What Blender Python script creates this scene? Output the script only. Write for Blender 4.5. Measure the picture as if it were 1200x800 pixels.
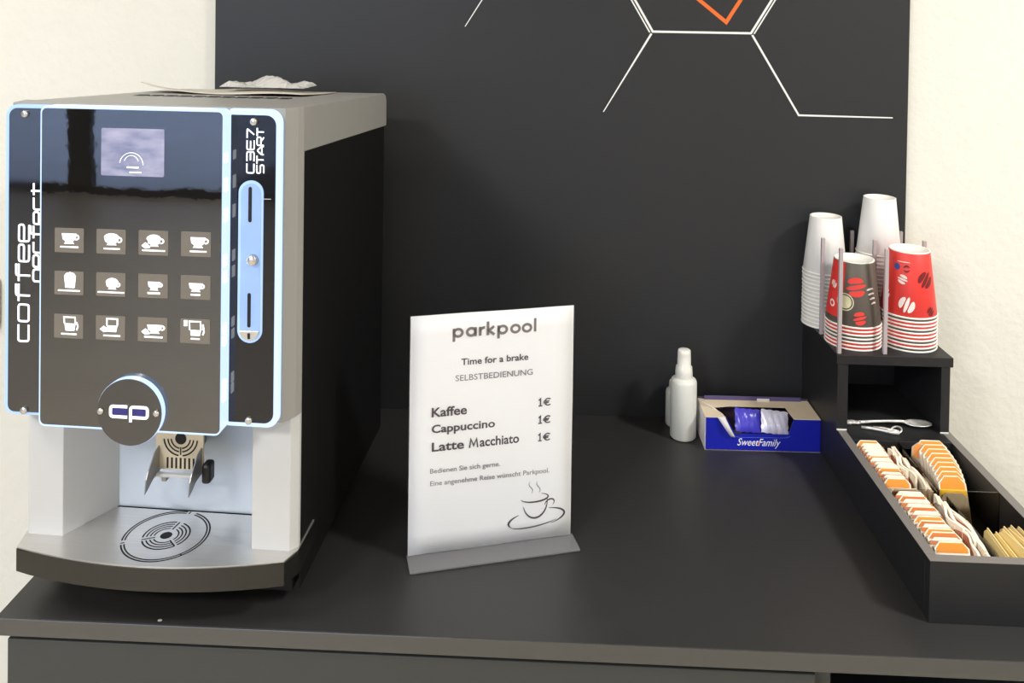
import bpy, bmesh, math, random
from mathutils import Vector, Matrix
random.seed(7)
for o in list(bpy.data.objects): bpy.data.objects.remove(o)
S = bpy.context.scene
COL = S.collection
PI = math.pi

# ------------------------------------------------------------------ camera
cam_d = bpy.data.cameras.new('camera'); cam = bpy.data.objects.new('camera', cam_d); COL.objects.link(cam)
R0 = ((0.9990917, 0.03997445, 0.01475847), (-0.03974159, 0.99908589, -0.01574742), (-0.01537447, 0.01514659, 0.99976708))
cam.matrix_world = Matrix(((R0[0][0], R0[2][0], -R0[1][0], -.60234), (R0[0][1], R0[2][1], -R0[1][1], -1.43106),
                           (R0[0][2], R0[2][2], -R0[1][2], .66730), (0, 0, 0, 1)))
cam_d.sensor_width = 36; cam_d.sensor_fit = 'HORIZONTAL'; cam_d.lens = 995.84/1200*36
cam_d.shift_x = 0; cam_d.shift_y = -(400-37.99)/1200
cam_d.clip_start = .02; cam_d.clip_end = 100
S.camera = cam

# ------------------------------------------------------------------ world, lamps, exposure
W = bpy.data.worlds.new('world'); S.world = W; W.use_nodes = True
bg = W.node_tree.nodes['Background']; bg.inputs[0].default_value = (.62, .74, 1, 1); bg.inputs[1].default_value = 3.2

def area(name, loc, target, size, power, color, sy=None):
    l = bpy.data.lights.new(name, 'AREA'); l.energy = power; l.color = color
    l.shape = 'RECTANGLE'; l.size = size; l.size_y = sy or size
    o = bpy.data.objects.new(name, l); COL.objects.link(o); o.location = loc
    o.rotation_euler = (Vector(target)-Vector(loc)).to_track_quat('-Z', 'Y').to_euler()
    return o
LAMPS = [((.98, -1.15, 1.70), .30, 54, (1, .985, .955)), ((-2.1, -1.2, 1.70), .6, 22, (1, .985, .955)),
         ((-1.95, -2.6, 1.70), .5, 64, (1, .985, .96)), ((1.2, -5.2, 1.70), .6, 30, (1, .97, .92)), ((-2.6, -5.2, 1.70), .6, 45, (1, .97, .92))]  # last pair: unseen lamps added to brighten the floor behind the camera
for i, (p, s, e, c) in enumerate(LAMPS):
    area('lamp_light', p, (p[0], p[1], 0), s, e, c)

S.view_settings.view_transform = 'Standard'; S.view_settings.look = 'None'
S.view_settings.gamma = 1; S.view_settings.use_curve_mapping = False
S.view_settings.exposure = -0.02

# ------------------------------------------------------------------ materials
def lin(c):
    c = c/255
    return c/12.92 if c <= .04045 else ((c+.055)/1.055)**2.4
def rgb(r, g, b): return (lin(r), lin(g), lin(b), 1)
def mat(name, c, rough=.5, metal=0, var=.04, scale=30, bump=0, bscale=200, spec=.5, emit=0, ecol=None, ior=None, coat=0,
        trans=0, alpha=1, stretch=None, rvar=0, bdist=.001):
    m = bpy.data.materials.new(name); m.use_nodes = True; nt = m.node_tree; b = nt.nodes['Principled BSDF']
    col = rgb(*c)
    b.inputs['Roughness'].default_value = rough; b.inputs['Metallic'].default_value = metal
    b.inputs['Specular IOR Level'].default_value = spec
    if ior: b.inputs['IOR'].default_value = ior
    if coat: b.inputs['Coat Weight'].default_value = coat; b.inputs['Coat Roughness'].default_value = .03
    if trans: b.inputs['Transmission Weight'].default_value = trans
    b.inputs['Alpha'].default_value = alpha
    tc = nt.nodes.new('ShaderNodeTexCoord'); mp = nt.nodes.new('ShaderNodeMapping')
    nt.links.new(tc.outputs['Object'], mp.inputs[0])
    if stretch: mp.inputs['Scale'].default_value = stretch
    n = nt.nodes.new('ShaderNodeTexNoise'); n.inputs['Scale'].default_value = scale; n.inputs['Detail'].default_value = 4
    nt.links.new(mp.outputs[0], n.inputs['Vector'])
    mr = nt.nodes.new('ShaderNodeMapRange'); mr.inputs[3].default_value = 1-var; mr.inputs[4].default_value = 1+var
    nt.links.new(n.outputs[0], mr.inputs[0])
    mx = nt.nodes.new('ShaderNodeVectorMath'); mx.operation = 'SCALE'; mx.inputs[0].default_value = col[:3]
    nt.links.new(mr.outputs[0], mx.inputs['Scale']); nt.links.new(mx.outputs[0], b.inputs['Base Color'])
    if rvar:
        m2 = nt.nodes.new('ShaderNodeMapRange'); m2.inputs[3].default_value = rough-rvar; m2.inputs[4].default_value = rough+rvar
        nt.links.new(n.outputs[0], m2.inputs[0]); nt.links.new(m2.outputs[0], b.inputs['Roughness'])
    if bump:
        n2 = nt.nodes.new('ShaderNodeTexNoise'); n2.inputs['Scale'].default_value = bscale; n2.inputs['Detail'].default_value = 5
        nt.links.new(mp.outputs[0], n2.inputs['Vector'])
        bp = nt.nodes.new('ShaderNodeBump'); bp.inputs['Strength'].default_value = bump; bp.inputs['Distance'].default_value = bdist
        nt.links.new(n2.outputs[0], bp.inputs['Height']); nt.links.new(bp.outputs[0], b.inputs['Normal'])
    if emit:
        b.inputs['Emission Color'].default_value = rgb(*(ecol or c)); b.inputs['Emission Strength'].default_value = emit
    return m

M_wall = mat('white_plaster', (226, 224, 214), .9, bump=.5, bscale=70, var=.02, spec=.2, bdist=.003)
M_ceil = mat('ceiling_white', (240, 240, 236), .9)
M_floor = mat('grey_brown_floor', (190, 180, 162), .5, scale=3, var=.12)
M_dark = mat('black_laminate_panel', (43, 44, 46), .45, bump=.12, bscale=900, spec=.35, var=.05)
M_top = mat('black_laminate_worktop', (45, 44, 44), .45, bump=.2, bscale=1100, spec=.5, var=.08, rvar=.05, bdist=.0004)
M_edge = mat('worktop_edge_band', (60, 60, 59), .22, var=.05, ior=1.8)
M_cab = mat('cabinet_charcoal', (56, 58, 57), .5, var=.05)
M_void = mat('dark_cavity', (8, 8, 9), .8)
M_org = mat('organiser_black', (33, 33, 35), .45, var=.06, scale=60, bump=.1, bscale=800, spec=.4)
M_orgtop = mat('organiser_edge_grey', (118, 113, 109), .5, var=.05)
M_line = mat('white_vinyl', (240, 240, 236), .5)
M_orange = mat('orange_vinyl', (235, 110, 35), .5)
M_gry = mat('warm_grey_plastic', (152, 150, 146), .42, var=.02, bump=.1, bscale=900)
M_lgry = mat('light_grey_plastic', (198, 198, 197), .42, var=.02)
M_blackm = mat('machine_black_side', (7, 7, 8), .55, spec=.3)
M_glass = mat('black_glossy_glass', (24, 22, 20), .02, ior=2.2, spec=.5, bump=.14, bscale=9, var=.03, bdist=.0012)
M_glassd = mat('black_glossy_glass_flat', (26, 24, 24), .04, ior=2.0, var=.03)
M_glassr = mat('black_glossy_glass_right', (24, 22, 24), .05, ior=1.5, var=.03)
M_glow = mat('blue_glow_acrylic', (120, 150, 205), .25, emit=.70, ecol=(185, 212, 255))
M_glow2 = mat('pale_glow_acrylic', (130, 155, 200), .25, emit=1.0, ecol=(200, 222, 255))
M_led = mat('led', (255, 255, 255), .3, emit=5, ecol=(235, 245, 255))
M_icon = mat('icon_light', (255, 255, 255), .4, emit=.75, ecol=(235, 242, 255))
M_iconsh = mat('logo_blue_fill', (45, 40, 110), .4, emit=.1, ecol=(60, 60, 160))
M_btn = mat('button_grey_brown', (112, 105, 96), .35, emit=.06, ecol=(170, 160, 145))
M_screw = mat('screw_steel', (215, 212, 205), .25, .85)
M_steel = mat('brushed_stainless', (205, 203, 200), .36, .8, scale=8, stretch=(1, 60, 1), var=.08, bump=.05, bscale=60)
M_steelb = mat('stainless_back_sheet', (182, 192, 204), .42, .35, scale=14, var=.07)
M_gloss = mat('glossy_black_plastic', (22, 21, 19), .08, var=.03, ior=1.6)
M_cream = mat('beige_plate', (214, 200, 172), .4, .3)
M_dsteel = mat('dark_steel', (150, 150, 150), .35, .7)
M_blk = mat('black_rubber', (6, 6, 8), .35)
M_slot = mat('slot_black', (6, 6, 8), .7)
M_paper = mat('white_paper', (240, 240, 240), .6, var=.012, scale=12, bump=.35, bscale=11, bdist=.003)
M_ink = mat('ink_dark_grey', (84, 74, 80), .7)
M_inkl = mat('ink_light_grey', (128, 126, 128), .7)
M_inkm = mat('ink_logo_grey', (124, 116, 116), .7)
def glassy(name, tint, a, rough=.05, ior=1.45):
    m = bpy.data.materials.new(name); m.use_nodes = True; nt = m.node_tree; nt.nodes.remove(nt.nodes['Principled BSDF'])
    out = nt.nodes['Material Output']; t = nt.nodes.new('ShaderNodeBsdfTransparent'); t.inputs[0].default_value = tint
    g = nt.nodes.new('ShaderNodeBsdfGlossy'); g.inputs['Roughness'].default_value = rough
    f = nt.nodes.new('ShaderNodeFresnel'); f.inputs[0].default_value = ior
    ad = nt.nodes.new('ShaderNodeMath'); ad.operation = 'ADD'; ad.inputs[1].default_value = a
    mx = nt.nodes.new('ShaderNodeMixShader')
    nt.links.new(f.outputs[0], ad.inputs[0]); nt.links.new(ad.outputs[0], mx.inputs[0]); nt.links.new(t.outputs[0], mx.inputs[1])
    nt.links.new(g.outputs[0], mx.inputs[2]); nt.links.new(mx.outputs[0], out.inputs[0])
    return m
M_acr = glassy('clear_acrylic', (.9, .92, .94, 1), .1, .08)
M_acrt = glassy('tinted_acrylic', (.85, .8, .72, 1), .06)
M_foot = mat('frosted_acrylic_foot', (135, 135, 137), .2, alpha=.6, var=.03)  # diffuse grey holds the frosting and the sheet's reflection together
M_pane = glassy('window_glass', (.95, .97, 1, 1), .0)
M_film = glassy('thin_clear_pane', (.99, .99, .99, 1), 0, .05, 1.12)
M_wht = mat('white_plastic', (226, 226, 218), .45, var=.01)
M_wht2 = mat('white_cap_plastic', (236, 234, 226), .3)
M_cupw = mat('white_paper_cup', (232, 230, 226), .55, var=.01)
M_cupr = mat('red_printed_cup', (226, 58, 52), .5, var=.03)
M_cupg = mat('grey_printed_cup', (92, 84, 76), .55, var=.04)
M_cupin = mat('cup_inner_white', (240, 236, 228), .5)
M_pr = mat('print_red', (224, 62, 54), .5)
M_pw = mat('print_white', (240, 225, 218), .5)
M_pk = mat('print_dark_red', (110, 20, 26), .5)
M_pb = mat('print_blue', (60, 80, 150), .5)
M_pc = mat('print_cream', (215, 208, 170), .5)
M_rod = mat('rod_grey', (178, 166, 168), .35, 0)
M_blue = mat('blue_carton', (22, 32, 165), .38, var=.05)
M_carton = mat('cream_carton', (222, 205, 178), .55, var=.06, scale=60)
M_cartonw = mat('white_carton', (228, 222, 220), .5)
M_violet = mat('violet_wrapper', (70, 66, 190), .25, var=.1, bump=.4, bscale=60)
M_silverw = mat('silver_wrapper', (216, 214, 236), .3, .2, bump=.6, bscale=80)
M_silver = mat('silver_cutlery', (235, 232, 228), .22, .45, bump=.3, bscale=300)
M_sc = mat('sachet_cream', (244, 232, 212), .5, var=.04, bump=.3, bscale=150)
M_so = mat('sachet_orange', (236, 146, 52), .5, var=.1, scale=90)
M_so2 = mat('sachet_brown_orange', (205, 118, 58), .5, var=.1, scale=90)
M_sp = mat('sachet_pink_brown', (188, 118, 88), .5, var=.1)
M_sy = mat('sachet_yellow', (250, 205, 30), .5)
M_sg = mat('sachet_foggy', (188, 178, 160), .35, var=.12, scale=80, bump=.5, bscale=150)
M_kraft = mat('kraft_sachet', (205, 172, 130), .6, var=.08, bump=.4, bscale=60)
M_straw = mat('pale_yellow_sachet', (238, 214, 150), .6, var=.06)
M_sheet = mat('thin_paper_sheet', (206, 200, 188), .7, var=.03)
M_bag = mat('crumpled_plastic', (222, 220, 216), .22, trans=.25, bump=.8, bscale=70, var=.1, alpha=.85)
M_crumb = mat('crumb', (170, 165, 155), .6)

# ------------------------------------------------------------------ helpers
def tag(o, label, cat, group=None):
    o['label'] = label; o['category'] = cat
    if group: o['group'] = group
    return o
def empty(name, loc, label, cat, group=None, rz=0):
    o = bpy.data.objects.new(name, None); COL.objects.link(o); o.location = loc; o.rotation_euler = (0, 0, rz)
    o.empty_display_size = .02
    return tag(o, label, cat, group)
def link(name, me, m, parent=None, loc=(0, 0, 0), rot=(0, 0, 0), smooth=False):
    if m: me.materials.append(m)
    if smooth:
        me.shade_smooth()
    o = bpy.data.objects.new(name, me); COL.objects.link(o)
    o.location = loc; o.rotation_euler = rot
    if parent: o.parent = parent
    return o
def pd(v, f):
    me = bpy.data.meshes.new('m'); me.from_pydata([tuple(p) for p in v], [], f); me.update(); return me
def fin(bm, bev=0, seg=2, recalc=True):
    if bev: bmesh.ops.bevel(bm, geom=list(bm.edges), offset=bev, segments=seg, profile=.5, affect='EDGES', clamp_overlap=True)
    if recalc: bmesh.ops.recalc_face_normals(bm, faces=bm.faces)
    me = bpy.data.meshes.new('m'); bm.to_mesh(me); bm.free(); return me
def box_bm(bm, x0, x1, y0, y1, z0, z1):
    vs = [bm.verts.new((x, y, z)) for x in (x0, x1) for y in (y0, y1) for z in (z0, z1)]
    for f in ((0, 1, 3, 2), (4, 6, 7, 5), (0, 4, 5, 1), (2, 3, 7, 6), (0, 2, 6, 4), (1, 5, 7, 3)):
        bm.faces.new([vs[i] for i in f])
def box(name, x0, x1, y0, y1, z0, z1, m, parent=None, bev=.0008, rot=(0, 0, 0)):
    bm = bmesh.new(); box_bm(bm, x0, x1, y0, y1, z0, z1)
    return link(name, fin(bm, bev), m, parent, rot=rot)
def prism_bm(bm, pts, a, b, axis):
    """extrude 2-D outline pts between a and b along axis; 'y': pts are (x,z); 'z': (x,y); 'x': (y,z)"""
    def P(p, t): return {'y': (p[0], t, p[1]), 'z': (p[0], p[1], t), 'x': (t, p[0], p[1])}[axis]
    A = [bm.verts.new(P(p, a)) for p in pts]; B = [bm.verts.new(P(p, b)) for p in pts]
    n = len(pts); bm.faces.new(A); bm.faces.new(B[::-1])
    for i in range(n): bm.faces.new((A[i], B[i], B[(i+1) % n], A[(i+1) % n]))
def prism(name, pts, a, b, axis, m, parent=None, bev=0, smooth=False, seg=2):
    bm = bmesh.new(); prism_bm(bm, pts, a, b, axis)
    return link(name, fin(bm, bev, seg), m, parent, smooth=smooth)
def rrect(x0, x1, z0, z1, r, n=6, rs=None):
    """rounded rectangle; rs = radii (bl, br, tr, tl)"""
    rs = rs or (r, r, r, r); out = []
    for (cx, cz, rr, a0) in ((x0+rs[0], z0+rs[0], rs[0], PI), (x1-rs[1], z0+rs[1], rs[1], 1.5*PI), (x1-rs[2], z1-rs[2], rs[2], 0), (x0+rs[3], z1-rs[3], rs[3], .5*PI)):
        for k in range(n+1):
            a = a0+k/n*PI/2; out.append((cx+rr*math.cos(a), cz+rr*math.sin(a)))
    return out
def circ(cx, cz, r, n=40, a0=0, a1=2*PI): return [(cx+r*math.cos(a0+(a1-a0)*k/n), cz+r*math.sin(a0+(a1-a0)*k/n)) for k in range(n if a1-a0 > 6.28 else n+1)]
def lathe(name, prof, m, parent=None, n=40, loc=(0, 0, 0), rot=(0, 0, 0), smooth=True):
    v = []; f = []
    for (r, z) in prof:
        for k in range(n): v.append((r*math.cos(2*PI*k/n), r*math.sin(2*PI*k/n), z))
    for i in range(len(prof)-1):
        for k in range(n):
            f.append((i*n+k, i*n+(k+1) % n, (i+1)*n+(k+1) % n, (i+1)*n+k))
    me = pd(v, f); o = link(name, me, m, parent, loc, rot, smooth)
    return o
def ribbon_pts(pts, w, closed=False):
    P = [Vector(p) for p in pts]; n = len(P); L = []; Rr = []
    for i in range(n):
        a = P[i-1] if (i > 0 or closed) else None; b = P[(i+1) % n] if (i < n-1 or closed) else None
        d1 = (P[i]-a).normalized() if a is not None else None; d2 = (b-P[i]).normalized() if b is not None else None
        d1 = d1 if d1 is not None else d2; d2 = d2 if d2 is not None else d1
        n1 = Vector((-d1.y, d1.x)); n2 = Vector((-d2.y, d2.x)); mm = (n1+n2)
        mm = mm.normalized() if mm.length > 1e-6 else n1
        ww = (w[i] if isinstance(w, (list, tuple)) else w)/2/max(.45, mm.dot(n1))
        L.append(P[i]+mm*ww); Rr.append(P[i]-mm*ww)
    return L, Rr
def ribbons(name, strokes, m, parent, y, mapf=None, t=.0004):
    """strokes: list of (pts, width, closed) in the XZ plane at depth y"""
    v = []; f = []
    for pts, w, cl in strokes:
        L, Rr = ribbon_pts(pts, w, cl); b = len(v); n = len(pts)
        for i in range(n):
            for q in (L[i], Rr[i]):
                x, z = (mapf(q) if mapf else q)
                v.append((x, y-t, z)); v.append((x, y, z))
        for i in range(n if cl else n-1):
            j = (i+1) % n; a, c = b+4*i, b+4*j
            f += [(a, a+2, c+2, c), (a, c, c+1, a+1), (a+2, a+3, c+3, c+2)]
    return link(name, pd(v, f), m, parent)
def rnd(pts, r=.22, n=4, closed=False):
    """round the corners of a polyline"""
    P = [Vector(p) for p in pts]; out = []; N = len(P)
    for i in range(N):
        if not closed and i in (0, N-1): out.append(tuple(P[i])); continue
        a = P[i-1]; b = P[(i+1) % N]; p = P[i]
        ra = min(r, (a-p).length*.48); rb = min(r, (b-p).length*.48)
        s = p+(a-p).normalized()*ra; e = p+(b-p).normalized()*rb
        for k in range(n+1):
            t = k/n; out.append(tuple(s*(1-t)**2+p*2*t*(1-t)+e*t*t))
    return out
def text(name, s, x0, x1, z0, z1, m, parent, y, bold=0, shear=0, mapf=None):
    """flat lettering fitted in the box, facing -Y"""
    c = bpy.data.curves.new('t', 'FONT'); c.body = s; c.size = 1; c.offset = bold; c.shear = shear; c.resolution_u = 3
    o = bpy.data.objects.new('t', c); COL.objects.link(o); bpy.context.view_layer.update()
    me = bpy.data.meshes.new_from_object(o); bpy.data.objects.remove(o)
    xs = [v.co.x for v in me.vertices]; ys = [v.co.y for v in me.vertices]
    a, b, c0, d = min(xs), max(xs), min(ys), max(ys)
    for v in me.vertices:
        X = x0+(v.co.x-a)/(b-a)*(x1-x0); Z = z0+(v.co.y-c0)/(d-c0)*(z1-z0)
        if mapf: v.co = mapf(X, Z)
        else: v.co = (X, y, Z)
    me.materials.clear()
    return link(name, me, m, parent)
def tube(name, pts, r, m, parent=None, n=8, closed=False, smooth=True):
    P = [Vector(p) for p in pts]; N = len(P); v = []; f = []
    up = Vector((0, 0, 1))
    for i in range(N):
        d = (P[min(i+1, N-1)]-P[max(i-1, 0)]).normalized()
        s = d.cross(up) if abs(d.z) < .95 else d.cross(Vector((0, 1, 0)))
        s.normalize(); u = s.cross(d).normalized(); rr = r[i] if isinstance(r, (list, tuple)) else r
        for k in range(n):
            a = 2*PI*k/n; v.append(P[i]+s*rr*math.cos(a)+u*rr*math.sin(a))
    for i in range(N-1):
        for k in range(n): f.append((i*n+k, i*n+(k+1) % n, (i+1)*n+(k+1) % n, (i+1)*n+k))
    f.append(tuple(range(n))[::-1]); f.append(tuple((N-1)*n+k for k in range(n)))
    return link(name, pd(v, f), m, parent, smooth=smooth)
def structure(name, x0, x1, y0, y1, z0, z1, m):
    o = box(name, x0, x1, y0, y1, z0, z1, m, bev=0); o['kind'] = 'structure'; return o
ORD = ['topmost', 'second', 'third', 'fourth', 'fifth', 'sixth', 'seventh', 'eighth', 'ninth', 'tenth', 'eleventh', 'twelfth', 'thirteenth',
       'fourteenth', 'fifteenth', 'sixteenth', 'seventeenth', 'eighteenth', 'nineteenth', 'twentieth', 'twenty-first', 'twenty-second']
ORF = ['first'] + ORD[1:]

# ------------------------------------------------------------------ room
FZ = -.90
structure('floor', -8.4, 3.0, -6.5, .012, FZ-.1, FZ, M_floor)
structure('wall_back', -8.4, 3.0, .012, .112, FZ, 1.75, M_wall)
structure('wall_left', -8.5, -8.4, -6.5, .112, FZ, 1.75, M_wall)
structure('wall_right', 3.0, 3.1, -6.5, .112, FZ, 1.75, M_wall)
structure('ceiling', -8.5, 3.1, -6.6, .112, 1.75, 1.85, M_ceil)
# shop front behind the camera, seen only as a reflection in the glossy front of the machine
structure('wall_front', -8.5, -7.6, -6.6, -6.5, FZ, 1.75, M_wall)
structure('wall_front.001', -1.2, 3.1, -6.6, -6.5, FZ, 1.75, M_wall)
M_fr = mat('window_frame_dark', (40, 42, 45), .4)
wf = bmesh.new()
for a in ((-7.6, -7.5, FZ, 1.75), (-1.3, -1.2, FZ, 1.75), (-5.27, -5.04, FZ, 1.75), (-3.30, -3.22, FZ, 1.75), (-7.6, -1.2, FZ, FZ+.07), (-7.6, -1.2, 1.67, 1.75)):
    box_bm(wf, a[0], a[1], -6.59, -6.51, a[2], a[3])
w = link('window_1', fin(wf), M_fr); w['kind'] = 'structure'
gl = box('window_pane', -7.55, -1.25, -6.553, -6.547, FZ+.05, 1.7, M_pane, w, bev=0)
structure('trim_1', -4.10, -3.55, -9.6, -6.9, FZ-.02, FZ-.005, mat('dark_drain_mat', (58, 62, 52), .8))
structure('trim_2', -16, 6, -14.6, -13.2, FZ-.02, FZ+.12, mat('dark_kerb_bed', (62, 60, 52), .9, scale=4, var=.4))
M_asph = mat('grey_paving', (185, 190, 198), .8, scale=2, var=.15)
structure('ground_outside', -30, 30, -45, -6.62, FZ-.12, FZ-.02, M_asph)
for i, (p, s, e, c) in enumerate(LAMPS):
    lab = ['square ceiling lamp above right of the counter', 'square ceiling lamp left of the counter', 'square ceiling lamp in mid room', 'added unseen square ceiling lamp near the shop window', 'added unseen square ceiling lamp near the left end of the shop window'][i]
    r = empty('ceiling_light', (p[0], p[1], 1.75), lab, 'lamp', 'ceiling lamps')
    bm = bmesh.new(); h = s/2+.02
    box_bm(bm, -h, h, -h, -h+.018, -.04, 0); box_bm(bm, -h, h, h-.018, h, -.04, 0)
    box_bm(bm, -h, -h+.018, -h+.018, h-.018, -.04, 0); box_bm(bm, h-.018, h, -h+.018, h-.018, -.04, 0)
    link('frame', fin(bm), M_wht, r)
# socket at the left, only its edge in view
r = empty('wall_socket', (-1.60, .012, .15), 'edge of a white wall socket left of the coffee machine', 'socket')
box('cover_plate', -.05, .052, -.012, 0, -.032, .05, M_wht, r, bev=.002)

# ------------------------------------------------------------------ wall panel with graphic
r = empty('wall_panel', (-.58, .012, 0), 'large matt black panel with white hexagon lines on the wall behind the counter', 'wall panel')
bm = bmesh.new(); box_bm(bm, -1.1671+.58, .58-.0008, -.012, 0, -.85, 1.35)
link('board', fin(bm, .0006), M_dark, r)
def gline(name, pts, w, m, closed=False):
    ribbons(name, [([(p[0]+.58, p[1]) for p in pts], w, closed)], m, r, -.0121, t=.0003)
A, B = (-.4234, .6498), (-.2607, .6494)
gline('hexagon_line', [(-.505, .79), A, B, (-.1775, .79), (-.2607, .93), (-.4234, .93)], .0036, M_line, True)
gline('outer_line', [(-.5115, .79), (-.4285, .6485)], .0022, M_line)
gline('outer_line', [(-.2555, .6485), (-.1715, .79)], .0022, M_line)
gline('branch_line', [(-.4255, .6465), (-.5037, .5137)], [.0034, .0016], M_line)
gline('branch_line', [(-.2585, .6465), (-.1794, .5142), (-.0256, .5129)], [.0034, .003, .0018], M_line)
gline('branch_line', [(-.7387, .6536), (-.62, .845)], [.0014, .003], M_line)
gline('orange_chevron', [(-.3700, .7220), (-.3019, .6673), (-.2560, .7420)], .0062, M_orange)

# ------------------------------------------------------------------ worktop and cabinet
XR = .035
r = empty('worktop', (-.58, -.264, 0), 'black laminate worktop carrying the coffee machine and organiser', 'worktop')
bm = bmesh.new(); box_bm(bm, -1.1985+.58, XR+.58, -.264, .264, -.0195, 0)
o = link('top', fin(bm, .0009), M_top, r)
box('edge_strip', -1.1985+.58, XR+.58, -.2655, -.2639, -.0192, .0001, M_edge, r, bev=.0007)
r = empty('base_cabinet', (-.58, -.26, FZ), 'charcoal base cabinet with drawers and open niche under the worktop', 'cabinet')
zt = -.0195-FZ
box('side_panel', -.608, -.590, -.25, .26, 0, zt, M_cab, r)
box('side_panel', .590, .608, -.25, .26, 0, zt, M_cab, r)
box('side_panel', .278, .296, -.25, .26, .1, zt, M_cab, r)
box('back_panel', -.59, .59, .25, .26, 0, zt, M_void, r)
box('bottom_panel', -.59, .59, -.25, .25, .08, .098, M_cab, r)
for k in range(4):
    z1 = zt-.005-k*.19
    box('drawer_front', -.606, .2745, -.266, -.25, z1-.186, z1, M_cab, r, bev=.001)
box('shelf', .296, .59, -.24, .25, .45, .468, M_cab, r)

# ------------------------------------------------------------------ coffee machine
TH = math.radians(2.5)
mach = empty('coffee_machine', (-.87848, -.50556, 0), 'grey and black coffee machine with glowing glass front at left of the counter', 'coffee machine', rz=-TH)
def zt_top(y): return .5655-(y+.01)*.0455
# body with top cover
prism('body', [(.074, .02), (.40, .02), (.40, .50), (.074, .515)], -.311, .006, 'x', M_blackm, mach, bev=.001)
box('side_panel', -.033, .006, .0165, .0745, .045, .232, M_blackm, mach, bev=.0003)
box('door_core', -.311, .0055, .0062, .0745, .2325, .5155, M_blackm, mach, bev=.0003)
box('side_panel', -.311, -.2400, .0760, .0765, .02, .0700, M_blackm, mach, bev=0)
bm = bmesh.new()
prof = [(.006, .5165), (.006, .5660), (.02, .5655), (.385, .549), (.397, .545), (.402, .537), (.403, .4965)]
prism_bm(bm, prof, -.316, .010, 'x')
link('top_cover', fin(bm, .0018), M_gry, mach)
vs = bmesh.new()
for k in range(11):
    x = -.272+k*.0195; z = zt_top(.165)+.0012
    box_bm(vs, x, x+.0140, .158, .176, z, z+.0007)
ov = link('vent_slots', fin(vs), M_slot, mach); ov['kind'] = 'stuff'
for sx in (-.29, -.03):
    for y in (.06, .34): lathe('foot', [(0, 0), (.012, 0), (.014, .004), (.012, .02), (0, .02)], M_blk, mach, 20, loc=(sx, y, 0))
prism('side_sheet', [(.0164, .02), (.4005, .02), (.4005, .4975), (.0064, .5168), (.0064, .232), (.0164, .232)], .0058, .0069, 'x', M_blackm, mach, bev=.0002)
# front housing and columns
bm = bmesh.new()
prism_bm(bm, [(-.316, .012), (-.3115, -.022), (-.0015, -.022), (.0075, -.006), (.0105, .003), (.0105, .0058), (-.316, .0058)], .2262, .5672, 'z')
link('front_housing', fin(bm, .0016), M_gry, mach)
bm = bmesh.new(); prism_bm(bm, [(-.307, .001), (-.3035, 0), (-.2646, 0), (-.2338, .0645), (-.2338, .075), (-.307, .075)], .0715, .232, 'z')
link('column', fin(bm, .0008), M_lgry, mach)
bm = bmesh.new(); prism_bm(bm, [(-.0435, 0), (0, 0), (.0072, .010), (.0072, .016), (-.0350, .016), (-.0350, .064), (-.0435, .064)], .0715, .232, 'z')
link('column', fin(bm, .0008), M_lgry, mach)
box('recess_back', -.236, -.043, .0645, .070, .0715, .232, M_steelb, mach, bev=.0004)
box('recess_ceiling', -.266, -.043, -.002, .066, .2265, .231, M_gry, mach, bev=.0004)
box('base_plinth', -.306, .0, .01, .07, .02, .0708, M_blackm, mach, bev=.001)
# drip tray
def tray_pts(s=0):
    a = []
    for k in range(17):
        t = k/16; x = -.303+t*.303
        y = -.0250+(.0070)*t-.085*t*(1-t)*.98
        a.append((x, y+s))
    return a
tp = tray_pts() + [(.0095, .004), (.0095, .0635), (-.3185, .0635), (-.3185, .029)]
bm = bmesh.new(); prism_bm(bm, tp, .0450, .0702, 'z'); link('drip_tray', fin(bm, .0006), M_gloss, mach)
prism('grate_plate', [(p[0], p[1]+.0012) for p in tray_pts()] + [(.0085, .005), (.0085, .062), (-.3170, .062), (-.3170, .0295)], .0702, .0719, 'z', M_steel, mach, bev=.0003)
def arc_strip(bm, cx, cy, r0, r1, a0, a1, z, n=22):
    A = []
    for k in range(n+1):
        a = a0+(a1-a0)*k/n
        A.append((bm.verts.new((cx+r0*math.cos(a), cy+r0*math.sin(a), z)), bm.verts.new((cx+r1*math.cos(a), cy+r1*math.sin(a), z))))
    for k in range(n): bm.faces.new((A[k][0], A[k][1], A[k+1][1], A[k+1][0]))
gx, gy, gz = -.149, .0135, .07202
bm = bmesh.new()
SA = [math.radians(a) for a in (90-8, 210-6, 330-14)]
for r0, r1 in ((.0431, .0448), (.0462, .0481)):
    for a in SA: arc_strip(bm, gx, gy, r0, r1, a+.07, a+2*PI/3-.07, gz)
for r0, r1 in ((.0125, .0142), (.0165, .0182), (.0205, .0222), (.0245, .0264)):
    for a in SA: arc_strip(bm, gx, gy, r0, r1, a+.16*.018/r0, a+2*PI/3-.16*.018/r0, gz)
for a in SA:
    c, s = math.cos(a), math.sin(a)
    for (q0, q1) in ((.0115, .0262), (.0437, .0478)):
        w = .0009; vsx = [bm.verts.new((gx+q*c-sd*w*s, gy+q*s+sd*w*c, gz)) for q, sd in ((q0, -1), (q0, 1), (q1, 1), (q1, -1))]
        bm.faces.new(vsx)
bm.faces.new([bm.verts.new((x, y, gz)) for x, y in circ(gx, gy, .0066, 24)])
o = link('grate_slots', fin(bm), M_slot, mach); o['kind'] = 'stuff'
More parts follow.
